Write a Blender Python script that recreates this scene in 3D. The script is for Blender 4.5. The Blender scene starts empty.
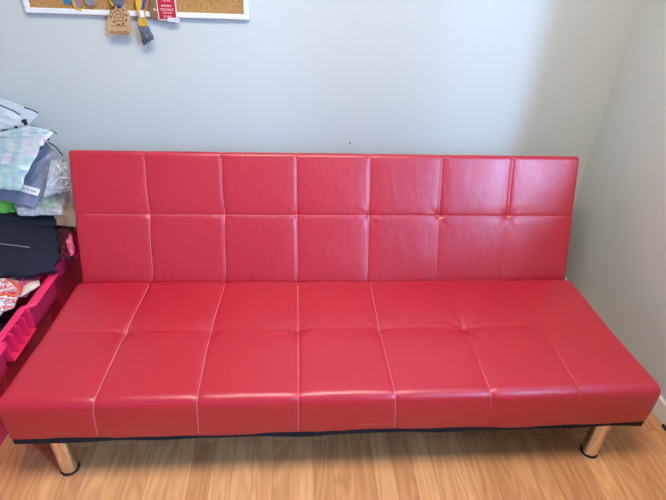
import bpy, bmesh, math, random
from mathutils import Vector, Matrix, noise
PI = math.pi
C = bpy.context.scene.collection

# ------------------------------------------------------------------ measured camera
CAM = (-0.13123, -0.92240, 1.35430); PITCH, YAW, ROLL, FPX = 0.5520, 0.0861, 0.0437, 496.88
def cam_axes():
    cp, sp = math.cos(PITCH), math.sin(PITCH)
    F = Vector((math.sin(YAW)*cp, math.cos(YAW)*cp, -sp)); R0 = Vector((math.cos(YAW), -math.sin(YAW), 0)); U0 = R0.cross(F)
    return F, R0*math.cos(ROLL)+U0*math.sin(ROLL), -R0*math.sin(ROLL)+U0*math.cos(ROLL)
def at(u, v, ax, val):
    """the point of the room plane (axis ax = val) measured at a place in the photograph"""
    F, R, U = cam_axes(); c = Vector(CAM)
    d = F + R*(u-333)/FPX - U*(v-250)/FPX
    return c + d*((val-c[ax])/d[ax])

# ------------------------------------------------------------------ materials
def srgb(r, g, b):
    f = lambda c: (c/255/12.92) if c/255 <= .04045 else ((c/255+.055)/1.055)**2.4
    return (f(r), f(g), f(b), 1)
def mat(name, col, rough=.5, metal=0, spec=.5, bump=None, var=None, alpha=None, trans=0, coat=0, sheen=0):
    m = bpy.data.materials.new(name); m.use_nodes = True; nt = m.node_tree; b = nt.nodes['Principled BSDF']
    b.inputs['Base Color'].default_value = col; b.inputs['Roughness'].default_value = rough
    b.inputs['Metallic'].default_value = metal; b.inputs['Specular IOR Level'].default_value = spec
    b.inputs['Coat Weight'].default_value = coat; b.inputs['Transmission Weight'].default_value = trans
    b.inputs['Sheen Weight'].default_value = sheen
    if alpha is not None: b.inputs['Alpha'].default_value = alpha
    tc = nt.nodes.new('ShaderNodeTexCoord')
    if bump:
        sc, st, di = bump[:3]
        n = nt.nodes.new('ShaderNodeTexNoise'); n.inputs['Scale'].default_value = sc; n.inputs['Detail'].default_value = 5
        bp = nt.nodes.new('ShaderNodeBump'); bp.inputs['Strength'].default_value = st; bp.inputs['Distance'].default_value = di
        nt.links.new(tc.outputs['Object'], n.inputs['Vector']); nt.links.new(n.outputs['Fac'], bp.inputs['Height'])
        nt.links.new(bp.outputs['Normal'], b.inputs['Normal'])
    if var:
        sc, c2 = var
        n = nt.nodes.new('ShaderNodeTexNoise'); n.inputs['Scale'].default_value = sc; n.inputs['Detail'].default_value = 4
        r = nt.nodes.new('ShaderNodeValToRGB'); r.color_ramp.elements[0].position = .35; r.color_ramp.elements[1].position = .65
        r.color_ramp.elements[0].color = col; r.color_ramp.elements[1].color = c2
        nt.links.new(tc.outputs['Object'], n.inputs['Vector']); nt.links.new(n.outputs['Fac'], r.inputs['Fac'])
        nt.links.new(r.outputs['Color'], b.inputs['Base Color'])
    return m

def leather():
    m = mat('red_leatherette', srgb(184, 26, 46), .34, spec=.75, coat=.08)
    m.node_tree.nodes['Principled BSDF'].inputs['Coat Roughness'].default_value = .22
    nt = m.node_tree; b = nt.nodes['Principled BSDF']; L = nt.links
    tc = [n for n in nt.nodes if n.type == 'TEX_COORD'][0]
    v = nt.nodes.new('ShaderNodeTexVoronoi'); v.inputs['Scale'].default_value = 420
    n1 = nt.nodes.new('ShaderNodeTexNoise'); n1.inputs['Scale'].default_value = 38; n1.inputs['Detail'].default_value = 7; n1.inputs['Roughness'].default_value = .65
    mp = nt.nodes.new('ShaderNodeMapping'); mp.inputs['Scale'].default_value = (7, 2.2, 2.2)
    n2 = nt.nodes.new('ShaderNodeTexNoise'); n2.inputs['Scale'].default_value = 5; n2.inputs['Detail'].default_value = 3
    for n in (v, n1): L.new(tc.outputs['Object'], n.inputs['Vector'])
    L.new(tc.outputs['Object'], mp.inputs['Vector']); L.new(mp.outputs['Vector'], n2.inputs['Vector'])
    prev = None
    for n, out, st, di in ((n2, 'Fac', .3, .003), (n1, 'Fac', .6, .0016), (v, 'Distance', .22, .0004)):
        bp = nt.nodes.new('ShaderNodeBump'); bp.inputs['Strength'].default_value = st; bp.inputs['Distance'].default_value = di
        L.new(n.outputs[out], bp.inputs['Height'])
        if prev: L.new(prev.outputs['Normal'], bp.inputs['Normal'])
        prev = bp
    L.new(prev.outputs['Normal'], b.inputs['Normal'])
    rr = nt.nodes.new('ShaderNodeMapRange'); rr.inputs['To Min'].default_value = .29; rr.inputs['To Max'].default_value = .46
    L.new(n1.outputs['Fac'], rr.inputs['Value']); L.new(rr.outputs['Result'], b.inputs['Roughness'])
    return m

def laminate():
    m = mat('beech_laminate', srgb(214, 160, 104), .36, spec=.45)
    nt = m.node_tree; b = nt.nodes['Principled BSDF']; L = nt.links; N = nt.nodes.new
    tc = [n for n in nt.nodes if n.type == 'TEX_COORD'][0]
    mp = N('ShaderNodeMapping'); mp.inputs['Rotation'].default_value = (0, 0, PI/2); mp.inputs['Location'].default_value = (.11, .02, 0)
    L.new(tc.outputs['Object'], mp.inputs['Vector'])
    br = N('ShaderNodeTexBrick'); br.offset = .37; br.offset_frequency = 2; br.squash = 1
    br.inputs['Scale'].default_value = 1; br.inputs['Brick Width'].default_value = .42; br.inputs['Row Height'].default_value = .061
    br.inputs['Mortar Size'].default_value = .0007; br.inputs['Mortar Smooth'].default_value = .3; br.inputs['Bias'].default_value = 0
    br.inputs['Color1'].default_value = (0, 0, 0, 1); br.inputs['Color2'].default_value = (1, 1, 1, 1); br.inputs['Mortar'].default_value = (.5, .5, .5, 1)
    L.new(mp.outputs['Vector'], br.inputs['Vector'])
    # grain: stretched noise and rings, shifted from strip to strip
    off = N('ShaderNodeVectorMath'); off.operation = 'MULTIPLY_ADD'; off.inputs[1].default_value = (3.1, 7.7, 5.3)
    L.new(br.outputs['Color'], off.inputs[0]); L.new(tc.outputs['Object'], off.inputs[2])
    m1 = N('ShaderNodeMapping'); m1.inputs['Scale'].default_value = (34, 2.2, 1); L.new(off.outputs[0], m1.inputs['Vector'])
    g = N('ShaderNodeTexNoise'); g.inputs['Scale'].default_value = 2.2; g.inputs['Detail'].default_value = 6; g.inputs['Distortion'].default_value = .6; L.new(m1.outputs[0], g.inputs['Vector'])
    m2 = N('ShaderNodeMapping'); m2.inputs['Scale'].default_value = (13, 1.7, 1); L.new(off.outputs[0], m2.inputs['Vector'])
    g0 = N('ShaderNodeTexNoise'); g0.inputs['Scale'].default_value = 1.1; g0.inputs['Detail'].default_value = 1; L.new(m2.outputs[0], g0.inputs['Vector'])
    mul = N('ShaderNodeMath'); mul.operation = 'MULTIPLY'; mul.inputs[1].default_value = 62; L.new(g0.outputs['Fac'], mul.inputs[0])
    sn = N('ShaderNodeMath'); sn.operation = 'SINE'; L.new(mul.outputs[0], sn.inputs[0])
    r1 = N('ShaderNodeValToRGB'); e = r1.color_ramp.elements
    e[0].color = srgb(182, 112, 66); e[1].color = srgb(234, 172, 116); e[0].position = .2; e[1].position = .78
    tone = N('ShaderNodeMixRGB'); tone.blend_type = 'MIX'; tone.inputs['Fac'].default_value = .5
    # mix of strip tone, grain and rings -> factor
    a = N('ShaderNodeMath'); a.operation = 'MULTIPLY_ADD'; a.inputs[1].default_value = .42; L.new(g.outputs['Fac'], a.inputs[0])
    sep = N('ShaderNodeSeparateColor'); L.new(br.outputs['Color'], sep.inputs[0])
    s2 = N('ShaderNodeMath'); s2.operation = 'MULTIPLY_ADD'; s2.inputs[1].default_value = .28; s2.inputs[2].default_value = .21; L.new(sep.outputs[0], s2.inputs[0])
    L.new(s2.outputs[0], a.inputs[2])
    s3 = N('ShaderNodeMath'); s3.operation = 'MULTIPLY_ADD'; s3.inputs[1].default_value = .085; L.new(sn.outputs[0], s3.inputs[0]); L.new(a.outputs[0], s3.inputs[2])
    L.new(s3.outputs[0], r1.inputs['Fac'])
    mx = N('ShaderNodeMixRGB'); mx.blend_type = 'MIX'; mx.inputs['Color2'].default_value = srgb(140, 92, 55)
    ms = N('ShaderNodeMath'); ms.operation = 'MULTIPLY'; ms.inputs[1].default_value = .8; L.new(br.outputs['Fac'], ms.inputs[0])
    L.new(ms.outputs[0], mx.inputs['Fac']); L.new(r1.outputs['Color'], mx.inputs['Color1'])
    L.new(mx.outputs['Color'], b.inputs['Base Color'])
    return m

def cork():
    m = mat('cork', srgb(196, 152, 92), .9, var=(260, srgb(160, 112, 60)), bump=(300, .4, .001)); return m
def iridescent():
    m = mat('iridescent_film', srgb(214, 222, 222), .22, spec=.8, bump=(30, .5, .004), coat=.5)
    nt = m.node_tree; b = nt.nodes['Principled BSDF']; tc = [n for n in nt.nodes if n.type == 'TEX_COORD'][0]
    n = nt.nodes.new('ShaderNodeTexNoise'); n.inputs['Scale'].default_value = 1; n.inputs['Detail'].default_value = 3; n.inputs['Distortion'].default_value = .6
    mp = nt.nodes.new('ShaderNodeMapping'); mp.inputs['Scale'].default_value = (30, 18, 9); mp.inputs['Rotation'].default_value = (0, .7, 0)
    r = nt.nodes.new('ShaderNodeValToRGB'); r.color_ramp.elements[0].position = .3; r.color_ramp.elements[0].color = srgb(196, 170, 190)
    r.color_ramp.elements[1].position = .72; r.color_ramp.elements[1].color = srgb(176, 172, 160)
    for p_, c_ in ((.42, srgb(196, 200, 202)), (.5, srgb(150, 200, 188)), (.6, srgb(176, 176, 200))):
        e = r.color_ramp.elements.new(p_); e.color = c_
    nt.links.new(tc.outputs['Object'], mp.inputs['Vector']); nt.links.new(mp.outputs['Vector'], n.inputs['Vector']); nt.links.new(n.outputs['Fac'], r.inputs['Fac']); nt.links.new(r.outputs['Color'], b.inputs['Base Color'])
    return m
def patterned(name, cols, sc):
    m = mat(name, cols[0], .8); nt = m.node_tree; b = nt.nodes['Principled BSDF']; tc = [n for n in nt.nodes if n.type == 'TEX_COORD'][0]
    n = nt.nodes.new('ShaderNodeTexNoise'); n.inputs['Scale'].default_value = sc; n.inputs['Detail'].default_value = 1; n.inputs['Distortion'].default_value = 1.5
    r = nt.nodes.new('ShaderNodeValToRGB'); r.color_ramp.interpolation = 'CONSTANT'
    r.color_ramp.elements[0].color = cols[0]; r.color_ramp.elements[1].position = .46; r.color_ramp.elements[1].color = cols[1]
    for i, c in enumerate(cols[2:]):
        e = r.color_ramp.elements.new(.53+.05*i); e.color = c
    nt.links.new(tc.outputs['Object'], n.inputs['Vector']); nt.links.new(n.outputs['Fac'], r.inputs['Fac']); nt.links.new(r.outputs['Color'], b.inputs['Base Color'])
    return m
def pane_glass():
    m = bpy.data.materials.new('window_glass'); m.use_nodes = True; nt = m.node_tree; nt.nodes.clear()
    o = nt.nodes.new('ShaderNodeOutputMaterial'); t = nt.nodes.new('ShaderNodeBsdfTransparent'); g = nt.nodes.new('ShaderNodeBsdfGlossy')
    g.inputs['Roughness'].default_value = .02; x = nt.nodes.new('ShaderNodeMixShader'); x.inputs[0].default_value = .06
    nt.links.new(t.outputs[0], x.inputs[1]); nt.links.new(g.outputs[0], x.inputs[2]); nt.links.new(x.outputs[0], o.inputs[0]); return m

M = dict(
    leather=leather(), floor=laminate(), cork=cork(), irid=iridescent(), glass=pane_glass(),
    stitch=mat('stitch_thread', srgb(226, 150, 150), .6),
    wall=mat('wall_paint', srgb(203, 210, 204), .75, bump=(180, .06, .001)),
    ceil=mat('ceiling_paint', srgb(232, 230, 224), .8), trim=mat('trim_paint', srgb(226, 222, 214), .4),
    chrome=mat('chrome', srgb(224, 218, 212), .09, metal=1), black=mat('black_rubber', srgb(26, 26, 30), .6),
    lining=mat('black_lining', srgb(22, 20, 34), .9, bump=(90, .3, .002)),
    steel=mat('dark_steel', srgb(40, 40, 44), .5, metal=.6),
    crate=mat('pink_plastic', srgb(232, 42, 94), .38, spec=.45),
    frame=mat('white_frame', srgb(236, 238, 240), .4),
    navy=mat('navy_cloth', srgb(14, 20, 38), .85, bump=(60, .5, .004)),
    greymail=mat('grey_mailer', srgb(138, 146, 166), .38, bump=(14, .5, .006), var=(9, srgb(120, 128, 150))),
    clear=mat('clear_film', srgb(222, 228, 234), .16, spec=.7, alpha=.34, bump=(45, .8, .004)),
    milky=mat('milky_film', srgb(206, 214, 222), .25, spec=.6, alpha=.82, bump=(28, .8, .005)),
    label=mat('white_label', srgb(236, 236, 238), .5), ink=mat('black_ink', srgb(30, 30, 36), .6),
    green=mat('green_cloth', srgb(136, 220, 96), .7, var=(40, srgb(84, 170, 60)), bump=(50, .6, .004)),
    greyc=mat('grey_white_cloth', srgb(206, 204, 210), .8, var=(34, srgb(150, 152, 158)), bump=(60, .6, .004)),
    beige=mat('beige_cloth', srgb(226, 206, 190), .85, var=(24, srgb(196, 170, 150)), bump=(40, .6, .004)),
    redblack=patterned('red_black_print', [srgb(20, 14, 20), srgb(150, 20, 54), srgb(60, 8, 24)], 45),
    print_=patterned('orange_white_print', [srgb(232, 232, 236), srgb(216, 74, 50), srgb(234, 228, 230), srgb(200, 40, 84)], 30),
    glitter=patterned('grey_speckle_knit', [srgb(196, 196, 190), srgb(90, 92, 96), srgb(214, 212, 204)], 160),
    stripe=mat('pink_cloth', srgb(214, 62, 104), .8, var=(30, srgb(232, 120, 150))),
    heap=patterned('mixed_dark_cloth', [srgb(30, 28, 40), srgb(92, 40, 60), srgb(60, 62, 80)], 14),
    orange=mat('orange_cloth', srgb(232, 96, 48), .6), white=mat('white_cloth', srgb(232, 234, 240), .8, bump=(60, .4, .003)),
    red=mat('red_card', srgb(196, 22, 48), .45), wood=mat('pale_plywood', srgb(206, 170, 122), .7, var=(50, srgb(192, 152, 104))),
    burn=mat('engraved_brown', srgb(92, 60, 34), .8), yellow=mat('yellow_ribbon', srgb(224, 178, 40), .6, var=(60, srgb(200, 148, 30))),
    blue=mat('blue_ribbon', srgb(52, 60, 150), .6), greyrib=mat('grey_ribbon', srgb(92, 98, 104), .75, bump=(80, .5, .003)),
    silver=mat('silver_medal', srgb(190, 188, 186), .35, metal=.8, bump=(160, .6, .002)), bronze=mat('bronze_medal', srgb(150, 122, 88), .45, metal=.5, bump=(160, .5, .002)),
    purple=mat('purple_ribbon', srgb(150, 120, 170), .6), cyan=mat('blue_card', srgb(30, 120, 180), .5),
    nail=mat('nail_metal', srgb(70, 64, 90), .5, metal=.3),
)

# ------------------------------------------------------------------ helpers
def obj(name, bm, m, parent=None, smooth=False, angle=None):
    me = bpy.data.meshes.new(name); bmesh.ops.recalc_face_normals(bm, faces=bm.faces[:])
    if smooth:
        for f in bm.faces: f.smooth = True
    bm.to_mesh(me); bm.free(); o = bpy.data.objects.new(name, me); C.objects.link(o)
    for mm in (m if isinstance(m, (list, tuple)) else [m]): me.materials.append(mm)
    if smooth and angle: me.set_sharp_from_angle(angle=angle)
    if parent: o.parent = parent; o.matrix_parent_inverse = Matrix.Translation(-parent.location)
    return o
def tag(o, label, cat, group=None):
    o['label'] = label; o['category'] = cat
    if group: o['group'] = group
    return o
def thing(name, label, cat, loc, group=None):
    o = bpy.data.objects.new(name, None); C.objects.link(o); o.location = loc; o.empty_display_size = .05
    return tag(o, label, cat, group)
def struct(name, bm, m, parent=None, smooth=False):
    o = obj(name, bm, m, parent, smooth)
    if not parent: o['kind'] = 'structure'
    return o
def box(bm, lo, hi, bev=0, seg=2):
    b2 = bmesh.new(); bmesh.ops.create_cube(b2, size=1)
    for v in b2.verts: v.co = Vector([lo[i]+(v.co[i]+.5)*(hi[i]-lo[i]) for i in range(3)])
    if bev: bmesh.ops.bevel(b2, geom=b2.edges[:], offset=bev, segments=seg, affect='EDGES', profile=.5)
    me = bpy.data.meshes.new('t'); b2.to_mesh(me); b2.free(); bm.from_mesh(me); bpy.data.meshes.remove(me)
def boxbm(lo, hi, bev=0, seg=2):
    bm = bmesh.new(); box(bm, lo, hi, bev, seg); return bm
def tube(bm, pts, r, n=8, closed=False):
    pts = [Vector(p) for p in pts]; rings = []; up = Vector((.13, .21, 1)).normalized()
    for i, p in enumerate(pts):
        a = pts[i-1] if (i or closed) else p; b = pts[(i+1) % len(pts)] if (i < len(pts)-1 or closed) else p
        t = (b-a).normalized(); s = t.cross(up)
        if s.length < 1e-3: s = t.cross(Vector((1, 0, 0)))
        s.normalize(); w = s.cross(t)
        rr = r[i] if isinstance(r, (list, tuple)) else r
        rings.append([bm.verts.new(p+(s*math.cos(2*PI*k/n)+w*math.sin(2*PI*k/n))*rr) for k in range(n)])
    m = len(rings)
    for i in range(m if closed else m-1):
        A, B = rings[i], rings[(i+1) % m]
        for k in range(n): bm.faces.new((A[k], A[(k+1) % n], B[(k+1) % n], B[k]))
    if not closed: bm.faces.new(rings[0][::-1]); bm.faces.new(rings[-1])
def lathe(bm, prof, c, n=32):
    rings = [[bm.verts.new((c[0]+r*math.cos(2*PI*k/n), c[1]+r*math.sin(2*PI*k/n), c[2]+z)) for k in range(n)] for r, z in prof]
    for A, B in zip(rings, rings[1:]):
        for k in range(n): bm.faces.new((A[k], A[(k+1) % n], B[(k+1) % n], B[k]))
    bm.faces.new(rings[0][::-1]); bm.faces.new(rings[-1])
def sweepnormal(a): return a
def slab(bm, pts, y, th):
    """a flat card outlined in x and z, standing at depth y, th thick"""
    F = [bm.verts.new((p[0], y-th, p[1])) for p in pts]; B = [bm.verts.new((p[0], y, p[1])) for p in pts]; n = len(pts)
    bm.faces.new(F); bm.faces.new(B[::-1])
    for k in range(n): bm.faces.new((F[k], F[(k+1) % n], B[(k+1) % n], B[k]))
def text(name, s, size, loc, rot, m, parent, ext=.0003, sx=1):
    cu = bpy.data.curves.new('txt', 'FONT'); cu.body = s; cu.size = size; cu.extrude = ext; cu.align_x = 'CENTER'; cu.align_y = 'CENTER'
    t = bpy.data.objects.new('txt', cu); C.objects.link(t); dg = bpy.context.evaluated_depsgraph_get()
    me = bpy.data.meshes.new_from_object(t.evaluated_get(dg)); bpy.data.objects.remove(t)
    me.transform(Matrix.Translation(loc) @ rot.to_4x4() @ Matrix.Diagonal((sx, 1, 1, 1)))
    me.materials.clear(); me.materials.append(m)
    o = bpy.data.objects.new(name, me); C.objects.link(o)
    if parent: o.parent = parent; o.matrix_parent_inverse = Matrix.Translation(-parent.location)
    return o
def interp(x, xs, ys):
    if x <= xs[0]: return ys[0]
    for i in range(len(xs)-1):
        if x <= xs[i+1]: return ys[i]+(ys[i+1]-ys[i])*(x-xs[i])/(xs[i+1]-xs[i])
    return ys[-1]

# ------------------------------------------------------------------ room
XR, YW, XL, YF, ZC = 1.12, 1.02, -2.4, -3.0, 2.5
struct('floor', boxbm((XL-.2, YF-.2, -.06), (XR+.4, YW+.2, 0)), M['floor'])
struct('ceiling', boxbm((XL-.2, YF-.2, ZC), (XR+.4, YW+.2, ZC+.1)), M['ceil'])
struct('wall_back', boxbm((XL-.2, YW, 0), (XR, YW+.2, ZC)), M['wall'])
struct('wall_left', boxbm((XL-.2, YF, 0), (XL, YW, ZC)), M['wall'])
WT = .30
W1 = (-2.2, .22, .92, 2.15)          # window in the right wall: y0, y1, z0, z1
def wall_with_hole(name, lo, hi, ax, h):
    bm = bmesh.new(); a0, a1, z0, z1 = h
    def b(u0, u1, za, zb):
        l = list(lo); g = list(hi); l[ax], g[ax] = u0, u1; l[2], g[2] = za, zb; box(bm, l, g)
    b(lo[ax], a0, lo[2], hi[2]); b(a1, hi[ax], lo[2], hi[2]); b(a0, a1, lo[2], z0); b(a0, a1, z1, hi[2])
    return struct(name, bm, M['wall'])
wall_with_hole('wall_right', (XR, YF, 0), (XR+WT, YW+.2, ZC), 1, W1)
W_FILL = (-1.9, -1.2, 1.2, 2.1)  # unseen opening added in the front wall for fill from behind the camera
wall_with_hole('wall_front', (XL-.2, YF-.25, 0), (XR+WT, YF, ZC), 0, W_FILL)
def window(name, ax, pos, h):
    a0, a1, z0, z1 = h; bm = bmesh.new()
    def bb(u0, u1, za, zb, d=.06, off=0, m=bm):
        lo = [0, 0, za]; hi = [0, 0, zb]; lo[ax] = u0; hi[ax] = u1; o = 1-ax; lo[o] = pos-d/2+off; hi[o] = pos+d/2+off; box(m, lo, hi, .004)
    mid = (a0+a1)/2
    bb(a0, a1, z0, z0+.06); bb(a0, a1, z1-.06, z1); bb(a0, a0+.06, z0+.06, z1-.06); bb(a1-.06, a1, z0+.06, z1-.06); bb(mid-.03, mid+.03, z0+.06, z1-.06)
    f = struct(name, bm, M['trim'])
    g = bmesh.new(); bb(a0+.05, a1-.05, z0+.05, z1-.05, .006, 0, g); obj('pane', g, M['glass'], f)
    return f
window('window_1', 1, XR+WT-.06, W1)
window('fill_window', 0, YF-.2, W_FILL)
def base(name, lo, hi):
    bm = bmesh.new(); box(bm, lo, hi, .003); return struct(name, bm, M['trim'])
base('baseboard_right', (XR-.014, YF+.001, 0), (XR-.0005, YW-.016, .075))
base('baseboard_back', (XL+.015, YW-.014, 0), (XR-.0005, YW-.0005, .075))
base('baseboard_left', (XL+.0005, YF+.001, 0), (XL+.014, YW-.001, .075))
bm = bmesh.new(); tube(bm, [at(350, 143, 1, YW-.009), at(350, 143, 1, YW+.004)], [.0035, .002], 10)
tag(obj('nail', bm, M['nail'], None, True, .6), 'tiny dark nail in the pale wall just above the sofa back', 'nail')

# ------------------------------------------------------------------ sofa
H, T, D = .3208, .142, .556
LX = .802
sofa = thing('sofa_bed', 'long red leatherette click-clack sofa bed with stitched panels on chrome legs', 'sofa', (0, .3, 0))

def rounded_profile(corners, step):
    """corners: (y, z, radius, spacing of the side after it) in order; returns points with normals"""
    n = len(corners); out = []
    for i in range(n):
        p = Vector(corners[i][:2]); a = Vector(corners[i-1][:2]); b = Vector(corners[(i+1) % n][:2]); r = corners[i][2]
        d1 = (a-p).normalized(); d2 = (b-p).normalized(); ang = d1.angle(d2); cut = r/math.tan(ang/2)
        cen = p+(d1+d2).normalized()*(r/math.sin(ang/2)); s = p+d1*cut; e = p+d2*cut
        k = 7
        a0 = math.atan2(s.y-cen.y, s.x-cen.x); a1 = math.atan2(e.y-cen.y, e.x-cen.x)
        while a1-a0 > PI: a1 -= 2*PI
        while a1-a0 < -PI: a1 += 2*PI
        for j in range(k+1):
            t = a0+(a1-a0)*j/k; nv = Vector((math.cos(t), math.sin(t))); out.append((cen+nv*r, nv))
        q = Vector(corners[(i+1) % n][:2]); rn = corners[(i+1) % n][2]; c2 = Vector(corners[(i+2) % n][:2])
        cut2 = rn/math.tan((p-q).angle(c2-q)/2); f = q+(p-q).normalized()*cut2
        L = (f-e).length; m = max(1, int(L/corners[i][3])); nv = out[-1][1]
        for j in range(1, m): out.append((e+(f-e)*j/m, nv))
    return out
def cushion(name, corners, W, disp, parent, rx=.014, dx=.0045, shape=None):
    prof = rounded_profile(corners, .005); cen = sum((p for p, n in prof), Vector((0, 0)))/len(prof)
    xs = []; k = 6
    for j in range(k+1):
        t = PI/2*j/k; xs.append((-W+rx*(1-math.sin(t)), rx*(1-math.cos(t))))
    xs = [(-W+rx*(1-math.cos(PI/2*j/k)), rx*(1-math.sin(PI/2*j/k))) for j in range(k+1)]
    m = int((2*W-2*rx)/dx); body = [(-W+rx+(2*W-2*rx)*j/m, 0) for j in range(1, m)]
    xs = xs+body+[(-x, i) for x, i in reversed(xs)]
    bm = bmesh.new(); rings = []
    for x, ins in xs:
        ring = []
        for p, n in prof:
            q = p-n*ins; d = disp(x, q.x, q.y, n)
            v = Vector((x, q.x+n.x*d, q.y+n.y*d))
            if shape: v = shape(v)
            ring.append(bm.verts.new(v))
        rings.append(ring)
    np_ = len(prof)
    for A, B in zip(rings, rings[1:]):
        for j in range(np_): bm.faces.new((A[j], A[(j+1) % np_], B[(j+1) % np_], B[j]))
    for R_, s in ((rings[0], -1), (rings[-1], 1)):        # domed end panels
        prev = R_
        for f in (.93, .8, .6, .35, .12):
            cur = [bm.verts.new((v.co.x+s*.004*(1-f**3), cen.x+(v.co.y-cen.x)*f, cen.y+(v.co.z-cen.y)*f)) for v in R_]
            for j in range(np_): bm.faces.new((prev[j], prev[(j+1) % np_], cur[(j+1) % np_], cur[j]))
            prev = cur
        bm.faces.new(prev)
    return obj(name, bm, M['leather'], parent, True)

def G(d, s): return math.exp(-(d/s)**2)
# seat seams: x at (back, middle tuft row, front edge, bottom of front)
SE = [(-.642, -.656, -.650, -.664), (-.382, -.398, -.389, -.396), (-.126, -.127, -.125, -.125), (.132, .131, .134, .146), (.415, .407, .398, .412), (.671, .661, .651, .672)]
TS = .279
def sx(k, t): return interp(t, (-T, 0, TS, D), SE[k][::-1])
def seat_strength(k, t):
    if k < 4: return 1
    if k == 4: return .12+.88*min(1, max(0, (.15-t)/.05))
    return .1+.9*min(1, max(0, (.19-t)/.05))
def seat_disp(x, y, z, n):
    t = y-(H-z); up = max(0, n.y); fr = max(0, -n.x)
    if n.y < -.3 or n.x > .5: return 0
    fade = min(1, max(0, (.9-abs(x))/.03))
    d = 0
    xs_ = [-.9]+[sx(k, t) for k in range(6)]+[.9]
    for i in range(7):
        if xs_[i] <= x <= xs_[i+1]:
            u = (x-xs_[i])/(xs_[i+1]-xs_[i]); pu = 1-abs(2*u-1)**3; break
    else: pu = 0
    pv = 1-(abs(y-TS)/.30)**3 if False else 1
    rowp = 1-.25*G(t-TS, .05)
    d += .003*pu*rowp*max(up, .6*fr)
    for k in range(6):
        dd = x-xs_[k+1]; s = seat_strength(k, t)
        d -= s*(.0028*G(dd, .005)+.001*G(dd, .022))*min(1, max(up, fr))*(1 if z > H-T+.012 else .3)
        rr = math.hypot(dd, t-TS); w = (1, 1, 1, 1, 1.3, .15)[k]
        d -= w*(.007*G(rr, .03)+.004*G(rr, .010))*up
        a = math.atan2(t-TS, dd)            # gathers radiating from the tuft
        if rr > .004: d += w*.0008*math.cos(7*a+k)*G(rr-.035, .03)*up
    d -= (.0013*G(t-TS, .006)+.0018*G(t-TS, .04))*up*fade*(1 if x < .4 else .55)
    d += .0022*noise.noise(Vector((x*4, t*6, 3.1)))*max(up, fr)
    if fr > .3: d += .005*math.sin(PI*min(1, max(0, (H-z)/T)))+.0014*noise.noise(Vector((x*22, z*14, 1)))*min(1, (H-z)/.05)
    return d*fade
ZB = H-T
def seat_shape(v):
    # uneven lower edge of the front panel
    if v.z < ZB+.03 and v.y < .05: v.z += .0035*math.sin(v.x*7+1)+.002*math.sin(v.x*23)
    v.x *= 1+.015*min(1, max(0, (.25-v.y)/.25)); return v
seat = cushion('seat_cushion', [(.0, ZB, .008, .006), (.0, H, .026, .0045), (D-.004, H, .03, .02), (D-.004, ZB, .008, .05)][::1], .893, seat_disp, sofa, shape=seat_shape)

# backrest: plane leaning back from (D, H) to (Dt, Ht)
B0 = Vector((D+.002, H-.035)); BT = Vector((.7343, .7297)); BU = (Vector((.7343, .7297))-Vector((D, H))).normalized(); BN = Vector((BU.y, -BU.x))   # BN points backwards
BL = (BT-B0).length; BTH = .125
def bpt(s, q): return B0+BU*s+BN*q
BX = [-.643, -.386, -.1285, .129, .386, .641]; BM = .2570
def bx(k, s): return BX[k]+(.004*G(s-BM, .05) if k in (0, 1) else 0)
def back_disp(x, y, z, n):
    rel = Vector((y, z))-B0; s = rel.dot(BU); fr = max(0, -(n.dot(BN))); up = max(0, n.dot(BU))
    if fr < .05 and up < .3: return 0
    fade = min(1, max(0, (.9-abs(x))/.03)); d = 0; xs_ = [-.9]+[bx(k, s) for k in range(6)]+[.9]
    for i in range(7):
        if xs_[i] <= x <= xs_[i+1]:
            u = (x-xs_[i])/(xs_[i+1]-xs_[i]); pu = 1-abs(2*u-1)**3; break
    else: pu = 0
    if s < BM: pv = 1-abs(2*(s-.02)/(BM-.02)-1)**3
    else: pv = 1-abs(2*(s-BM)/(BL-BM)-1)**3
    d += .0032*pu*(.5+.5*max(0, pv))*max(fr, .3*up)
    for k in range(6):
        dd = x-xs_[k+1]; st = 1 if k < 4 else (1 if s > BM-.01 else .35)
        d -= st*(.0022*G(dd, .0045)+.0006*G(dd, .02))*max(fr, .5*up)
        rr = math.hypot(dd, s-BM); d -= (.003*G(rr, .022)+.004*G(rr, .008))*fr
        a = math.atan2(s-BM, dd)
        if rr > .004: d += .0004*math.cos(7*a+k)*G(rr-.03, .022)*fr
    d -= (.0018*G(s-BM, .0045)+.0006*G(s-BM, .02))*fr
    d += .0018*noise.noise(Vector((x*5, s*9, 7.3)))*fr
    return d*fade
def cc(s, q, r, st): p = bpt(s, q); return (p.x, p.y, r, st)
def back_shape(v):
    v.x *= 1+.022*min(1, max(0, (v.z-H)/.4)); return v
back = cushion('backrest', [cc(0, 0, .012, .0045), cc(BL, 0, .014, .005), cc(BL, BTH, .03, .02), cc(0, BTH, .02, .05)], .889, back_disp, sofa, rx=.008, shape=back_shape)

# stitching: rows of short stitches lying in the grooves
def stitches(bm, path, r=.0009, st=.0055, gap=.0022):
    L = [0]
    for a, b in zip(path, path[1:]): L.append(L[-1]+(b-a).length)
    def P(l):
        for i in range(len(L)-1):
            if l <= L[i+1]: return path[i]+(path[i+1]-path[i])*((l-L[i])/max(1e-9, L[i+1]-L[i]))
        return path[-1]
    l = 0
    while l+st < L[-1]:
        a, b = P(l), P(l+st); tube(bm, [a, b], r, 5); l += st+gap
def seat_surface(x, t):
    if t > .022:
        return Vector((x, t, H+seat_disp(x, t, H, Vector((0, 1)))+.0006))
    if t < -.024:
        return Vector((x, -seat_disp(x, 0, H+t, Vector((-1, 0)))-.0006, H+t))
    a = (.022-t)/.046*PI/2; n = Vector((-math.sin(a), math.cos(a))); q = Vector((.026, H-.026))+n*.026
    d = seat_disp(x, q.x, q.y, n)+.0006; return Vector((x, q.x+n.x*d, q.y+n.y*d))
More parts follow.
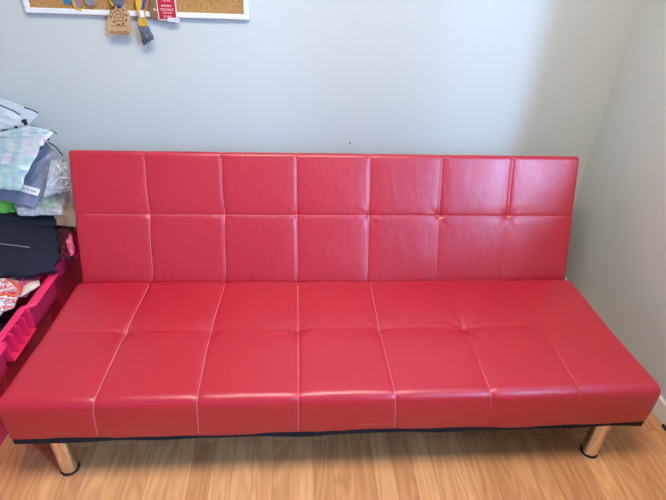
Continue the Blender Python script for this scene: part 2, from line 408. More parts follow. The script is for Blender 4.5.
for k in range(6):
    lo = -T+.012 if k < 4 else -.05
    hi = D-.035 if k < 4 else (.13 if k == 4 else .17)
    ts = [lo+(hi-lo)*i/140 for i in range(141)]
    bm = bmesh.new(); stitches(bm, [seat_shape(seat_surface(sx(k, t), t)) for t in ts], .0009 if k < 4 else .0006)
    obj('stitching', bm, M['stitch'], seat)['label'] = 'pale pink thread along a seat seam'
def back_surface(x, s):
    p = bpt(s, 0); d = back_disp(x, p.x, p.y, -BN)+.0006; p = p-BN*d; return Vector((x, p.x, p.y))
for k in range(6):
    ss = [.045+(BL-.02-.045)*i/120 for i in range(121)]
    bm = bmesh.new(); stitches(bm, [back_shape(back_surface(bx(k, s), s)) for s in ss], .0009 if k < 4 else .0005)
    obj('stitching', bm, M['stitch'], back)['label'] = 'pale pink thread along a backrest seam'
xx = [-.86+1.72*i/500 for i in range(501)]
bm = bmesh.new(); stitches(bm, [back_shape(back_surface(x, BM)) for x in xx], .0008)
st = obj('stitching', bm, M['stitch'], back); st['label'] = 'pale pink thread stitching on the backrest seams'

# black lining band and frame under the seat
bm = bmesh.new()
n = 90; rows = []
for i in range(n+1):
    x = -.901+1.802*i/n; lowz = .159+.0018*math.sin(x*11)+.0012*math.sin(x*31+2)
    rows.append([bm.verts.new((x, y, z)) for y, z in ((.006+.002*math.sin(x*17), lowz), (.006, ZB+.004), (.545, ZB+.004), (.545, .163))])
for A, B in zip(rows, rows[1:]):
    for j in range(4): bm.faces.new((A[j], A[(j+1) % 4], B[(j+1) % 4], B[j]))
bm.faces.new(rows[0]); bm.faces.new(rows[-1][::-1])
obj('base_lining', bm, M['lining'], sofa)
for y in (.05, .5):
    for s in (-1, 1):
        bm = bmesh.new(); c = (s*LX, y-.012, 0)
        lathe(bm, [(.0245, .006), (.0255, .008), (.0255, .163)], c, 40)
        lg = obj('leg', bm, M['chrome'], sofa, True, .6)
        bm = bmesh.new(); lathe(bm, [(.026, 0), (.0268, .001), (.0268, .006), (.026, .007)], c, 40)
        obj('foot_cap', bm, M['black'], lg, True, .6)
for s in (-1, 1):
    bm = bmesh.new(); box(bm, (s*.60-.02, D-.10, .152), (s*.60+.02, D+.16, .162), .002)
    p = bpt(.03, BTH); box(bm, (s*.60-.015, D+.095, .152), (s*.60+.015, D+.115, .28), .002)
    obj('hinge', bm, M['steel'], sofa)

# ------------------------------------------------------------------ crates
def rrect(x0, x1, y0, y1, r, off, z, bulge):
    """rounded rectangle loop; bulge(y) widens the long sides"""
    pts = []
    def side(ax, ay, bx_, by_, n):
        for i in range(n): pts.append([ax+(bx_-ax)*i/n, ay+(by_-ay)*i/n])
    def arc(cx, cy, a0, n=8):
        for i in range(n): a = a0+PI/2*i/n; pts.append([cx+r*math.cos(a), cy+r*math.sin(a)])
    arc(x1-r, y1-r, 0); side(x1-r, y1, x0+r, y1, 20); arc(x0+r, y1-r, PI/2); side(x0, y1-r, x0, y0+r, 60)
    arc(x0+r, y0+r, PI); side(x0+r, y0, x1-r, y0, 20); arc(x1-r, y0+r, 3*PI/2); side(x1, y0+r, x1, y1-r, 60)
    cx, cy = (x0+x1)/2, (y0+y1)/2; out = []
    for x, y in pts:
        o = off+bulge(y, x)
        # outward direction of a rounded rectangle
        dx = 0 if x0+r < x < x1-r else (x-(x1-r) if x > cx else x-(x0+r)); dy = 0 if y0+r < y < y1-r else (y-(y1-r) if y > cy else y-(y0+r))
        l = math.hypot(dx, dy) or 1; out.append(Vector((x+dx/l*o, y+dy/l*o, z)))
    return out
def crate(label, x0, x1, y0, y1, h, hy0, hy1, rotz=0, zlow=0):
    t = thing('storage_crate', label, 'crate', ((x0+x1)/2, (y0+y1)/2, zlow), None)
    cyc = (y0+y1)/2
    sm = lambda e0, e1, v: (lambda u: u*u*(3-2*u))(min(1, max(0, (v-e0)/(e1-e0))))
    def bul(a):
        def f(y, x):
            inh = sm(hy0-.012, hy0+.012, y)*(1-sm(hy1-.012, hy1+.012, y)); return a*(1-inh)
        return f
    zero = lambda y, x: 0
    prof = [(-.055, 0, 0), (-.050, .001, .0), (-.012, h-.110, 0), (-.010, h-.095, .024), (-.006, h-.018, .028), (-.002, h-.012, .029), (.012, h-.012, .024), (.014, h-.004, .024), (.010, h, .022), (-.004, h, .018),
            (-.010, h-.006, .016), (-.014, h-.093, .014), (-.018, h-.11, 0), (-.062, .012, 0)]
    bm = bmesh.new(); rings = [[bm.verts.new(p+Vector((0, 0, zlow))) for p in rrect(x0, x1, y0, y1, .045, o, z, bul(b))] for o, z, b in prof]
    for A, B in zip(rings, rings[1:]):
        m = len(A)
        for j in range(m): bm.faces.new((A[j], A[(j+1) % m], B[(j+1) % m], B[j]))
    bm.faces.new(rings[0][::-1]); bm.faces.new(rings[-1])
    obj('crate_body', bm, M['crate'], t, True, .7)
    for s, X in ((1, x1), (-1, x0)):
        bm = bmesh.new(); fx = lambda d: X+s*d
        def bx2(d0, d1, ya, yb, za, zb): a, b = sorted((fx(d0), fx(d1))); box(bm, (a, ya, za+zlow), (b, yb, zb+zlow), .002)
        a0, a1 = hy0+.012, hy1-.012
        bx2(-.004, .028, a0, a1, h-.088, h-.080)            # lower bar of the grip
        w = (a1-a0)
        for i in range(5):
            y = a0+w*i/4; bx2(-.008, .024, y-.004, y+.004, h-.084, h-.010)
        obj('handle', bm, M['crate'], t)
    t.rotation_euler.z = rotz
    return t
crate('hot pink plastic crate beside the sofa seat, nearest the front, slotted side handle', -1.43, -.990, -.02, .575, .352, .20, .37)
crate('hot pink plastic crate by the back wall, mostly hidden behind the front crate', -1.46, -1.02, .655, .965, .352, .76, .88)

# ------------------------------------------------------------------ clothes and bags
def pillow(name, q, th, m, parent=None, seed=0, wr=.006, sc=9, n=44, edge=.0015, aniso=(1, 1), sag=0, jag=0.0):
    """closed soft shape over the quad q (four corners in order), th thick in the middle, with creases"""
    q = [Vector(p) for p in q]; nn = ((q[1]-q[0]).cross(q[3]-q[0])).normalized()
    if nn.y > 0: nn = -nn
    bm = bmesh.new(); S = []
    for s in (1, -1):
        g = []
        for i in range(n+1):
            row = []
            for j in range(n+1):
                u, v = i/n, j/n
                uu = u+jag*noise.noise(Vector((v*6, seed, 0)))*(1 if u > .5 else -1)*abs(2*u-1); vv = v+jag*noise.noise(Vector((u*6, seed+5, 0)))*(1 if v > .5 else -1)*abs(2*v-1)
                p = (q[0]*(1-uu)+q[1]*uu)*(1-vv)+(q[3]*(1-uu)+q[2]*uu)*vv
                f = ((1-abs(2*u-1)**3)*(1-abs(2*v-1)**3))
                w = noise.noise(Vector((u*sc*aniso[0], v*sc*aniso[1], seed*3.7)))+.5*noise.noise(Vector((u*sc*2.3*aniso[0], v*sc*2.1*aniso[1], seed*1.3+9)))
                w2 = 1-2*abs(noise.noise(Vector((u*sc*aniso[0]*.9+4, v*sc*aniso[1]*.9, seed+2))))
                d = (th/2*f+edge)*s+wr*(w*.6+w2*.4)*(.3+.7*f)
                p = p+nn*d+Vector((0, 0, -sag*math.sin(PI*u)*(v)))
                row.append(bm.verts.new(p))
            g.append(row)
        S.append(g)
        for i in range(n):
            for j in range(n):
                f_ = (g[i][j], g[i+1][j], g[i+1][j+1], g[i][j+1]); bm.faces.new(f_ if s > 0 else f_[::-1])
    A, B = S
    ring = [(i, 0) for i in range(n)]+[(n, j) for j in range(n)]+[(i, n) for i in range(n, 0, -1)]+[(0, j) for j in range(n, 0, -1)]
    for (a, b), (c, d) in zip(ring, ring[1:]+ring[:1]): bm.faces.new((A[a][b], B[a][b], B[c][d], A[c][d]))
    return obj(name, bm, m, parent, True)
from mathutils.bvhtree import BVHTree
def snap(o, pts, off=.0012, sub=6):
    bpy.context.view_layer.update()
    t = BVHTree.FromPolygons([o.matrix_world @ v.co for v in o.data.vertices], [p.vertices for p in o.data.polygons]); out = []
    d = Vector((.0, .87, -.5)).normalized(); P = []
    for a, b in zip(pts, pts[1:]): P += [a+(b-a)*i/sub for i in range(sub)]
    P.append(pts[-1])
    for p in P:
        h = t.ray_cast(p-d*.3, d)[0]; out.append(h-d*off if h else p)
    return out
def Y(v, dy=0): return interp(v, (97, 130, 190, 215, 280, 300, 345), (.985, .96, .90, .84, .50, .42, .25))+dy
def px(u, v, dy=0): return at(u, v, 1, Y(v, dy))
def quad(pts, dy=0): return [px(u, v, dy) for u, v in pts]
def strip(bm, a, b, w, off=-.004):
    a, b = Vector(a), Vector(b); tube(bm, [a, (a+b)/2, b], w/2, 6)

# filling heaps hidden below the items
def heap(label, x0, x1, y0, y1, z0, zt, seed):
    bm = bmesh.new(); n = 40; g = []
    for i in range(n+1):
        row = []
        for j in range(n+1):
            x = x0+(x1-x0)*i/n; y = y0+(y1-y0)*j/n; e = min(i, n-i, j, n-j)/n
            z = zt(x, y)*min(1, .75+e*3)+.02*noise.noise(Vector((x*11, y*11, seed)))
            row.append(bm.verts.new((x, y, z)))
        g.append(row)
    for i in range(n):
        for j in range(n): bm.faces.new((g[i][j], g[i+1][j], g[i+1][j+1], g[i][j+1]))
    low = bmesh.ops.extrude_face_region(bm, geom=bm.faces[:])
    for v in [e for e in low['geom'] if isinstance(e, bmesh.types.BMVert)]: v.co.z = z0; v.co.x = (x0+x1)/2+(v.co.x-(x0+x1)/2)*.66; v.co.y = (y0+y1)/2+(v.co.y-(y0+y1)/2)*.60
    o = obj('clothing_heap', bm, M['heap'], None, True); tag(o, label, 'clothes'); o['kind'] = 'stuff'; return o
heap('crumpled mixed clothes crammed inside the front pink crate', -1.38, -1.045, .05, .52, .014, lambda x, y: .25+.04*y, 1)
heap('crumpled mixed clothes filling the rear pink crate under the bags', -1.35, -1.12, .72, .90, .014, lambda x, y: .33, 2)

# navy garment
nv = thing('navy_garment', 'dark navy folded garment with a pale zip lying across the crates', 'garment', px(30, 262, .0))
NV = [px(-75, 213, .02), px(57, 216, .02), px(58, 272, -.01), px(-75, 285, .0)]
nvb = pillow('garment_body', NV, .05, M['navy'], nv, 3, .010, 5, 60, .006, (1.4, 1), jag=.05)
pillow('hem_fold', [px(-30, 209, .0), px(57, 213, .0), px(56, 226, -.02), px(-30, 222, -.02)], .02, M['navy'], nv, 4, .003, 5, 30)
zp = [px(u, 243.5+u*.13, -.045) for u in (-14, -8, 0, 8, 16, 24, 30)]
bm = bmesh.new(); tube(bm, snap(nvb, zp, .001, 3), .0018, 6); z_ = obj('zip', bm, M['silver'], nv, True); z_['label'] = 'pale metal zip'
# front crate contents
tag(pillow('printed_garment', [px(-45, 276, .04), px(26, 278, .04), px(14, 308, -.01), px(-45, 330, -.01)], .04, M['print_'], None, 11, .012, 7), 'crumpled white and orange printed garment in the front pink crate', 'garment')
tag(pillow('pink_garment', [px(10, 276, .05), px(42, 276, .05), px(26, 297, .01), px(12, 297, .01)], .025, M['stripe'], None, 12, .006, 6), 'bright pink cloth tucked beside the beige strap in the front crate', 'garment')
tag(pillow('speckled_garment', [px(-40, 300, .01), px(10, 301, .01), px(-4, 322, -.03), px(-40, 335, -.03)], .03, M['glitter'], None, 13, .006, 8), 'grey speckled knit garment at the near end of the front crate', 'garment')
tag(pillow('beige_strap', [px(24, 286, .0), px(39, 280, .01), px(40, 285, .0), px(20, 297, -.02)], .016, M['beige'], None, 14, .002, 4), 'small beige padded strap lying just inside the front crate rim', 'strap')
bm = bmesh.new()
tube(bm, [px(-6, 296, -.05), px(6, 294, -.05), px(14, 296, -.05), px(20, 291, -.05), px(16, 285, -.045), px(10, 280, -.04)], .0045, 8)
tag(obj('orange_cord', bm, M['orange'], None, True), 'bright orange cord looped over the printed garment in the crate', 'cord')
# things between crates and sofa
tag(pillow('patterned_garment', [px(53, 222, .06), px(74, 222, .07), px(74, 262, .05), px(58, 258, .04)], .035, M['redblack'], None, 21, .014, 7, 44, .001, (1, 1), 0, .08), 'black and crimson patterned garment squeezed between navy garment and sofa back', 'garment')
tag(pillow('pink_cloth', [px(66, 243, -.03), px(71, 233, -.03), px(75, 252, -.03), px(71, 256, -.04)], .02, M['stripe'], None, 22, .008, 5, 44, .001, (1, 1), 0, .25), 'small bright pink cloth poking out below the patterned garment', 'cloth')
tag(pillow('beige_garment', [px(52, 190, .05), px(76, 190, .05), px(76, 227, .03), px(54, 225, .01)], .06, M['beige'], None, 23, .022, 6, 50, .003, (2.2, .6)), 'beige pleated garment pushed against the left end of the backrest', 'garment')
# green clothes
tag(pillow('green_garment', [px(-30, 194, -.02), px(14, 198, -.02), px(18, 212, -.04), px(-30, 216, -.04)], .04, M['green'], None, 31, .012, 7), 'bright green crumpled garment at the left, under the grey mailer', 'garment')
tag(pillow('red_scrap', [px(-10, 190, -.03), px(3, 192, -.03), px(4, 201, -.045), px(-10, 201, -.045)], .016, M['stripe'], None, 32, .003, 5), 'tiny pinkish red cloth showing above the green garment', 'cloth')
gb = thing('garment_bag', 'clear plastic bag holding a grey and green garment above the navy one', 'bag', px(45, 208))
pillow('packed_garment', [px(24, 198, .0), px(64, 186, -.02), px(61, 212, -.055), px(22, 213, -.055)], .03, M['greyc'], gb, 33, .016, 9, 60, .0015, (1, 1), 0, .08)
pg = pillow('green_trim', [px(40, 204, -.05), px(56, 195, -.05), px(56, 205, -.07), px(43, 210, -.07)], .01, M['green'], gb, 34, .003, 5); pg['label'] = 'bright green part of the packed garment'
pillow('plastic_film', [px(20, 200, -.02), px(67, 182, -.035), px(63, 215, -.075), px(20, 216, -.075)], .03, M['clear'], gb, 35, .014, 11, 60, .0015, (1, 1), 0, .06)
tag(pillow('pale_garment', [px(14, 205, -.055), px(30, 202, -.055), px(52, 214, -.07), px(18, 215, -.07)], .014, M['greyc'], None, 36, .005, 6), 'pale grey crumpled cloth edge lying on top of the navy garment', 'cloth')
# grey mailer with label
gm = thing('mailer_bag', 'grey blue plastic mailer bag with a white printed label strip', 'bag', px(30, 200))
GM = [px(12, 158, -.03), px(63, 146, -.03), px(47, 208, -.07), px(-16, 198, -.07)]
GM = [px(44, 140, -.03), px(64, 160, -.05), px(34, 208, -.09), px(-14, 196, -.09)]
mb_ = pillow('mailer_body', GM, .024, M['greymail'], gm, 41, .010, 5, 60)
def sticker(parent, c, ex, ey, w, h, s, size, name='address_label'):
    """label card centred at c with unit axes ex, ey"""
    ex = ex.normalized(); nz = ex.cross(ey).normalized(); ey = nz.cross(ex); R = Matrix((ex, ey, nz)).transposed()
    bm = boxbm((-w/2, -h/2, -.0008), (w/2, h/2, .0008), .0003, 1); bm.transform(Matrix.Translation(c) @ R.to_4x4())
    o = obj(name, bm, M['label'], parent); o['label'] = 'white label with small print'
    if s: text('print', s, size, c+nz*.0012, R, M['ink'], o, .0002)
    return o
a, b, c1, c2 = [snap(mb_, [px(*q, -.1)]*2, .003)[0] for q in ((20, 187.5), (40, 193.5), (31, 186), (29.5, 192))]; e2 = c1-c2
sticker(gm, (a+b)/2+Vector((0, -.007, .006)), b-a, e2, (b-a).length, .026, 'I.LI.III IIIIII', .013)
bm = bmesh.new(); tube(bm, [px(48, 142, -.035), px(56, 147, -.035), px(63, 156, -.035)], .0022, 6)
obj('sealing_edge', bm, M['ink'], gm, True)['label'] = 'black sealing edge of the bag'
# cellophane bag with white cord
cb = thing('cellophane_bag', 'crinkled clear cellophane bag with looped white cord behind the sofa corner', 'bag', px(58, 190))
pillow('film', [px(51, 160, -.10), px(67, 162, -.07), px(72, 190, -.09), px(43, 197, -.13)], .035, M['clear'], cb, 51, .016, 8, 50, .002, jag=.08)
pillow('inner_wrap', [px(50, 163, -.085), px(68, 168, -.06), px(69, 190, -.08), px(46, 194, -.115)], .012, M['milky'], cb, 52, .012, 7)
bm = bmesh.new(); tube(bm, [px(57, 164, -0.130), px(60, 170, -0.130), px(60, 177, -0.130), px(56, 182, -0.130), px(50, 186, -0.135), px(52, 189, -0.135), px(62, 188, -0.130), px(70, 187, -0.120)], .0022, 6)
tube(bm, [px(60, 177, -0.132), px(66, 178, -0.130), px(71, 181, -0.120)], .0022, 6)
obj('cord', bm, M['white'], cb, True)['label'] = 'white looped cord'
# iridescent bag
ib = thing('iridescent_pouch', 'pearly iridescent plastic pouch with white sticker, resting on the grey mailer', 'bag', px(20, 160, -.08))
pb = pillow('pouch_body', [px(-40, 138, -.08), px(50, 130, -.08), px(19, 191, -.16), px(-40, 187, -.16)], .036, M['irid'], ib, 61, .012, 6, 60, .002, (.6, 1.6), jag=.05)
pf = pillow('pouch_flap', [px(-20, 136, -.105), px(30, 126, -.09), px(56, 131, -.07), px(46, 141, -.10)], .014, M['irid'], ib, 62, .005, 5)
a, b, c1, c2 = [snap(pb, [px(*q, -.1)]*2, .003)[0] for q in ((-10, 180), (8, 184), (0, 179), (-1, 185))]
sticker(ib, (a+b)/2, b-a, c1-c2, (b-a).length, .018, 'IIII IIII', .009)
bm = bmesh.new(); tube(bm, [px(50, 130, -.085), px(55, 132.5, -.075), px(57, 134, -.075)], .0018, 6); obj('edge_mark', bm, M['ink'], ib, True)['label'] = 'black line on the pouch flap'
for a_, b_, r_ in ((px(48, 139, -.105), px(49, 140, -.105), .0045), (px(40, 149, -.115), px(42, 146, -.115), .003)):
    bm = bmesh.new(); tube(bm, [a_, b_], r_, 8); obj('edge_mark', bm, M['ink'], ib, True)['label'] = 'black spot on the pouch edge'
# top milky bag with black print
tb = thing('packing_bag', 'milky white plastic bag with black print, topmost of the pile against the wall', 'bag', px(15, 120))
bb_ = pillow('bag_body', [px(-55, 92, -.01), px(3, 100, -.01), px(32, 128, -.04), px(-55, 142, -.06)], .035, M['milky'], tb, 71, .010, 6, 50, .002)
bf_ = pillow('bag_flap', [px(-30, 96, .0), px(4, 99, .0), px(41, 113, -.01), px(30, 124, -.03)], .010, M['milky'], tb, 72, .004, 5)
bm = bmesh.new()
tube(bm, snap(bb_, [px(0, 105, -.03), px(8, 108.5, -.03), px(14, 111, -.03), px(20, 115, -.03)]), .0022, 6); obj('printed_line', bm, M['ink'], tb, True)
bm = bmesh.new(); tube(bm, snap(bf_, [px(24.5, 107.5, -.01), px(31, 109.5, -.01), px(39.5, 113.5, -.01)]), .0022, 6); obj('printed_line', bm, M['ink'], tb, True)
for ps, r_ in (([px(19, 122.5, -.075), px(25.5, 120, -.075), px(26.5, 125, -.075)], .005), ([px(11, 124.5, -.075), px(12.5, 126.5, -.075)], .006), ([px(-3, 129, -.08), px(3, 128, -.08)], .005)):
    bm = bmesh.new(); tube(bm, snap(bb_, ps, .001), r_*.8, 8); obj('printed_mark', bm, M['ink'], tb, True)['label'] = 'bold black printed stroke'

# ------------------------------------------------------------------ corkboard and what hangs from it
def W(u, v, d=0): p = at(u, v, 1, YW-d); return p
BZ, BX0, BX1 = 1.121, -1.050, -.297
bz2 = BZ+.60
cb_ = thing('corkboard', 'cork pin board with slim white frame hung on the back wall', 'board', ((BX0+BX1)/2, YW, BZ))
fw = .017
bm = boxbm((BX0+.01, YW-.010, BZ+.008), (BX1-.01, YW-.0008, bz2-.01)); obj('cork_panel', bm, M['cork'], cb_)
bm = bmesh.new()
box(bm, (BX0, YW-.018, BZ-.006), (BX1, YW-.0005, BZ+fw-.006), .003); box(bm, (BX0, YW-.018, bz2-fw), (BX1, YW-.0005, bz2), .003)
box(bm, (BX0, YW-.018, BZ+fw-.006), (BX0+fw, YW-.0005, bz2-fw), .003); box(bm, (BX1-fw, YW-.018, BZ+fw-.006), (BX1, YW-.0005, bz2-fw), .003)
obj('frame', bm, M['frame'], cb_)
ZP = bz2-.25   # pins, above the part of the board the photo shows
RX = Matrix.Rotation(PI/2, 3, 'X')
def pin(parent, x, z, m='red'):
    bm = bmesh.new(); tube(bm, [(x, YW-.0096, z), (x, YW-.016, z), (x, YW-.026, z), (x, YW-.030, z)], [.005, .003, .004, .005], 10); obj('push_pin', bm, M[m], parent, True)
def ribbon(parent, pts, w, m, name='ribbon', th=.0012):
    """strap along points (x, z, depth)"""
    bm = bmesh.new(); rr = []
    for i, (x, z, d) in enumerate(pts):
        a = Vector(pts[max(0, i-1)][:2]); b = Vector(pts[min(len(pts)-1, i+1)][:2]); t = (b-a).normalized(); s = Vector((t.y, -t.x))*w/2
        y = YW-d; rr.append([bm.verts.new((x+s.x*q, y-e, z+s.y*q)) for q, e in ((-1, 0), (1, 0), (1, th), (-1, th))])
    for A, B in zip(rr, rr[1:]):
        for k in range(4): bm.faces.new((A[k], A[(k+1) % 4], B[(k+1) % 4], B[k]))
    bm.faces.new(rr[0]); bm.faces.new(rr[-1][::-1]); return obj(name, bm, M[m], parent)
def xz(u, v, d=.02): p = W(u, v, d); return (p.x, p.z)

# wooden finisher tag
c = xz(119, 20, .028); t = thing('wooden_medal', 'pale wooden medal engraved with a star, hanging over the board frame', 'medal', (c[0], YW-.03, c[1]))
out = [xz(*q, .028) for q in ((116, 4.5), (126, 4), (126.5, 9), (130, 15), (131, 24), (130.8, 34), (109.5, 36), (108.5, 24), (108.8, 15), (113, 10))]
bm = bmesh.new(); slab(bm, out, YW-.028, .004); pl = obj('medal_plate', bm, M['wood'], t)
cx, cz = xz(118.5, 16, .032); yf = YW-.0322
bm = bmesh.new()
for r, w in ((.0075, .0008), (.017, .0009)):
    pts = []
    for k in range(20):
        a = 2*PI*k/20+PI/2; rr = r if r < .01 else (r if k % 4 else r*1.35)*(1 if k % 4 else 1)
        if r > .01: rr = .021 if k % 4 == 0 else (.0145 if k % 4 == 2 else .0165)
        pts.append((cx+rr*math.cos(a), yf, cz+rr*math.sin(a)))
    tube(bm, pts, w*1.4, 6, True)
for k in range(10):
    a = 2*PI*k/10+PI/2+.3; p = Vector((cx+.027*math.cos(a), yf, cz+.027*math.sin(a))); q = Vector((cx+.027*math.cos(a+.3), yf, cz+.027*math.sin(a+.3))); tube(bm, [p, q], .0022, 6)
o = obj('engraving', bm, M['burn'], pl, True); o['label'] = 'burnt brown star engraving'
p = xz(119, 26, .033); text('lettering', 'WORLD RUNNERS', .0062, Vector((p[0], yf, p[1])), RX, M['burn'], pl)
p = xz(120, 33, .033); text('lettering', 'FINISHER', .0165, Vector((p[0]-.001, yf, p[1])), RX, M['burn'], pl, .0004)
x1, z1 = xz(120, 6, .03)
ribbon(t, [(x1-.012, z1+.004, .036), (x1-.022, z1+.05, .024), (x1-.012, ZP, .016)], .022, 'greyrib', 'lanyard')
ribbon(t, [(x1+.004, z1+.004, .036), (x1+.010, z1+.05, .024), (x1-.006, ZP, .0175)], .022, 'greyrib', 'lanyard')
o = ribbon(t, [(x1-.020, z1+.000, .0385), (x1-.034, z1+.02, .028), (x1-.028, ZP, .020)], .005, 'yellow', 'lanyard_edge'); o['label'] = 'yellow edge of the lanyard'
bm = boxbm((x1-.006, YW-.040, z1-.004), (x1+.007, YW-.0325, z1+.005), .002); obj('clip', bm, M['blue'], t)
pin(t, x1-.01, ZP+.004)

# yellow ribbon with a crumpled grey end
c = xz(144, 20, .028); t = thing('yellow_ribbon', 'yellow medal ribbon ending in a crumpled grey bundle below the board', 'ribbon', (c[0], YW-.03, c[1]))
ribbon(t, [(*xz(144, 27, .028), .032), (*xz(142, 13, .028), .032), (*xz(139, 0, .028), .026), (xz(139, 0)[0]-.02, ZP, .016)], .026, 'yellow')
ribbon(t, [(*xz(142.5, 14, .028), .0345), (*xz(144, 0, .028), .0285), (xz(144, 0)[0]-.02, ZP, .0185)], .008, 'blue', 'ribbon_stripe')['label'] = 'blue stripe'
ribbon(t, [(*xz(143, 17, .028), .0345), (*xz(142, 10, .028), .0345)], .014, 'label', 'ribbon_print')['label'] = 'white print on the ribbon'
q = [xz(138, 26, .04), xz(148, 26.5, .04), xz(154, 39, .04), xz(143, 46, .04)]
pillow('crumpled_end', [(a, YW-.034, b) for a, b in q], .03, M['greyrib'], t, 81, .010, 4, 36, .002, jag=.12)
pin(t, xz(139, 0)[0]-.02, ZP+.005)

# red card
c = xz(165, 8, .02); t = thing('red_race_card', 'red card with white lettering and pale border on the board edge', 'card', (c[0], YW-.02, c[1]))
x0, z0 = xz(159, 20, .02); x1, z1 = xz(178, 19.5, .02); xm = (x0+x1)/2
def card(x0, x1, z0, z1, d, border=.0035):
    bm = bmesh.new(); box(bm, (x0, YW-d-.0015, z0), (x1, YW-d, z1), .0005, 1); o = obj('card_border', bm, M['label'], t)
    bm = bmesh.new(); box(bm, (x0+border, YW-d-.0022, z0+border), (x1-border, YW-d-.0014, z1-border)); obj('card_face', bm, M['red'], t); return o
cd = card(x0, x1, z0, z0+.11, .024)
y_ = YW-.0266
text('lettering', 'VOLCANO', .0100, Vector((xm, y_, z0+.034)), RX, M['label'], cd, .0003, .92)
text('lettering', 'SENDERO', .008, Vector((xm, y_, z0+.046)), RX, M['label'], cd)
text('lettering', 'TRAIL RUN', .0065, Vector((xm, y_, z0+.024)), RX, M['label'], cd)
text('lettering', '21 KM', .010, Vector((xm, y_, z0+.012)), RX, M['label'], cd)
text('lettering', '13 K', .016, Vector((xm, y_, z0+.064)), RX, M['label'], cd)
pin(t, xm, z0+.098, 'blue')
t = thing('pale_card', 'small pink and white card half hidden behind the red card', 'card', (x0-.006, YW-.015, z0+.03))
card(x0-.014, x0+.03, z0+.03, z0+.12, .0195, .004)
t = None
xs0, zs0 = xz(168.5, 21.5, .02)
p = thing('paper_tag', 'narrow white paper tag stuck at lower corner of the red card', 'tag', (xs0+.02, YW-.02, zs0))
ob = obj('tag_body', boxbm((xs0, YW-.0285, zs0), (xs0+.040, YW-.0263, zs0+.013), .0006, 1), M['label'], p)
text('lettering', '12.10.2019', .0075, Vector((xs0+.020, YW-.0288, zs0+.0065)), RX, M['ink'], ob)

# round medals
def medal(label, u, v, r, m, rm, ru):
    x, z = xz(u, v, .022); t = thing('medal', label, 'medal', (x, YW-.02, z), 'running medals on the pin board')
    bm = bmesh.new(); lathe(bm, [(r, 0), (r, .003), (r*.9, .004), (r*.86, .003), (r*.3, .003), (r*.25, .0045), (.001, .0045)], (0, 0, 0), 40)
    bm.transform(Matrix.Translation((x, YW-.0205, z)) @ Matrix.Rotation(PI/2, 4, 'X')); obj('disc', bm, M[m], t, True, .5)
    ribbon(t, [(x, z+r*.8, .0195), (x+ru*.3, z+r+.04, .018), (x+ru, ZP+.03, .0135)], .018, rm, 'ribbon'); pin(t, x+ru, ZP+.032)
medal('round bronze medal with carved face beside the yellow ribbon', 157, 1, .026, 'bronze', 'greyrib', .01)
medal('silver and white medal with pale ribbon near the left of the board', 90, 0, .019, 'silver', 'purple', -.01)
bm = bmesh.new(); x0, z0 = xz(150, 18.5, .022); x1, z1 = xz(160, 10, .022)
t = thing('brown_tag', 'brown wooden tag hanging behind yellow ribbon and red card', 'tag', ((x0+x1)/2, YW-.018, z1))
slab(bm, [(x0, z0), (x1, z0-.001), (x1-.002, z1+.03), (x0+.004, z1+.03)], YW-.0188, .002); obj('tag_plate', bm, M['bronze'], t)
t = thing('yellow_lanyard', 'yellow lanyard strap hanging beside the silver medal', 'lanyard', (*[xz(77, 8)[0], YW-.015], xz(77, 8)[1]))
x, z = xz(78, 10.5, .018); ribbon(t, [(x+.012, z+.003, .0195), (x-.004, z+.008, .019), (x-.014, z+.05, .016), (x-.02, ZP, .0125)], .011, 'yellow', 'strap'); pin(t, x-.02, ZP+.004)
ribbon(t, [(x+.006, z+.010, .0225), (x+.002, z+.05, .019), (x-.014, ZP, .0155)], .012, 'purple', 'strap')['label'] = 'pale purple strap'
x, z = xz(64, 4, .014); t = thing('blue_card', 'small blue card at the top of the pin board, cut by the frame', 'card', (x+.012, YW-.012, z))
obj('card_sheet', boxbm((x, YW-.013, z), (x+.026, YW-.0115, z+.07), .0004, 1), M['cyan'], t); pin(t, x+.013, z+.06)

# black plug on the floor at right
c = at(665, 427, 2, .008)
t = thing('floor_plug', 'small black plug with cord lying on the floor by the right wall', 'plug', (c.x, c.y, 0))
obj('plug_body', boxbm((c.x-.006, c.y-.014, .001), (c.x+.024, c.y+.010, .016), .004), M['black'], t, True, .6)
bm = bmesh.new(); tube(bm, [(c.x+.014, c.y-.012, .008), (c.x+.016, c.y-.03, .005), (c.x+.010, c.y-.1, .004), (c.x-.02, c.y-.25, .004), (c.x-.01, c.y-.5, .004)], .0035, 8); obj('cord', bm, M['black'], t, True)

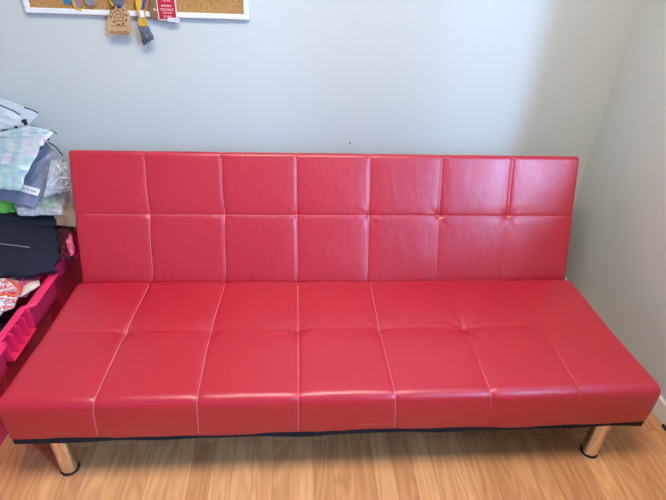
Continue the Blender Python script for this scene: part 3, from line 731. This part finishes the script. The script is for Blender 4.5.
# ------------------------------------------------------------------ light
def area(name, loc, rot, sx_, sy_, power, col):
    l = bpy.data.lights.new(name, 'AREA'); l.shape = 'RECTANGLE'; l.size = sx_; l.size_y = sy_; l.energy = power; l.color = col
    o = bpy.data.objects.new(name, l); C.objects.link(o); o.location = loc; o.rotation_euler = rot; return o
w = bpy.data.worlds.new('sky'); bpy.context.scene.world = w; w.use_nodes = True
w.node_tree.nodes['Background'].inputs[0].default_value = (.18, .48, 1.15, 1); w.node_tree.nodes['Background'].inputs[1].default_value = 2.5
def portal(name, loc, rot, a, b): o = area(name, loc, rot, a, b, 1, (1, 1, 1)); o.data.cycles.is_portal = True
portal('portal_side', (XR+WT+.02, (W1[0]+W1[1])/2, (W1[2]+W1[3])/2), (0, PI/2, 0), W1[3]-W1[2], W1[1]-W1[0])
portal('portal_front', ((W_FILL[0]+W_FILL[1])/2, YF-.27, (W_FILL[2]+W_FILL[3])/2), (PI/2, 0, 0), W_FILL[1]-W_FILL[0], W_FILL[3]-W_FILL[2])
L0 = Vector((2.35, -2.65, 2.1)); tgt = Vector((.6, 1.0, .9))
a_ = area('bright_sky_gap', L0, (tgt-L0).to_track_quat('-Z', 'Y').to_euler(), .36, 1.2, 100, (.34, .58, .95))
# flat fill panel added at the ceiling to light sofa, floor and walls
PX, PY, PW, PH = -.10, -.30, 1.2, .6
lp = thing('fill_panel', 'flat white rectangular fill light panel added on the ceiling', 'fill light', (PX, PY, ZC))
bm = bmesh.new()
for x0, x1, y0, y1 in ((-PW/2-.03, PW/2+.03, -PH/2-.03, -PH/2), (-PW/2-.03, PW/2+.03, PH/2, PH/2+.03), (-PW/2-.03, -PW/2, -PH/2, PH/2), (PW/2, PW/2+.03, -PH/2, PH/2)):
    box(bm, (PX+x0, PY+y0, ZC-.04), (PX+x1, PY+y1, ZC-.0005), .002)
obj('fill_panel_frame', bm, M['trim'], lp)
em = bpy.data.materials.new('fill_glow'); em.use_nodes = True; b = em.node_tree.nodes['Principled BSDF']; b.inputs['Emission Color'].default_value = (1, .93, .82, 1); b.inputs['Emission Strength'].default_value = 13
obj('fill_diffuser', boxbm((PX-PW/2, PY-PH/2, ZC-.034), (PX+PW/2, PY+PH/2, ZC-.002)), em, lp)

# ------------------------------------------------------------------ camera
cam = bpy.data.cameras.new('camera'); co = bpy.data.objects.new('camera', cam); C.objects.link(co); bpy.context.scene.camera = co
cam.sensor_width = 36; cam.lens = FPX/666*36; cam.clip_start = .01
F, R, U = cam_axes(); co.matrix_world = Matrix.Translation(CAM) @ Matrix((R, U, -F)).transposed().to_4x4()
vs = bpy.context.scene.view_settings; vs.view_transform = 'Standard'; vs.look = 'None'; vs.gamma = 1; vs.exposure = 0.68; vs.use_curve_mapping = False
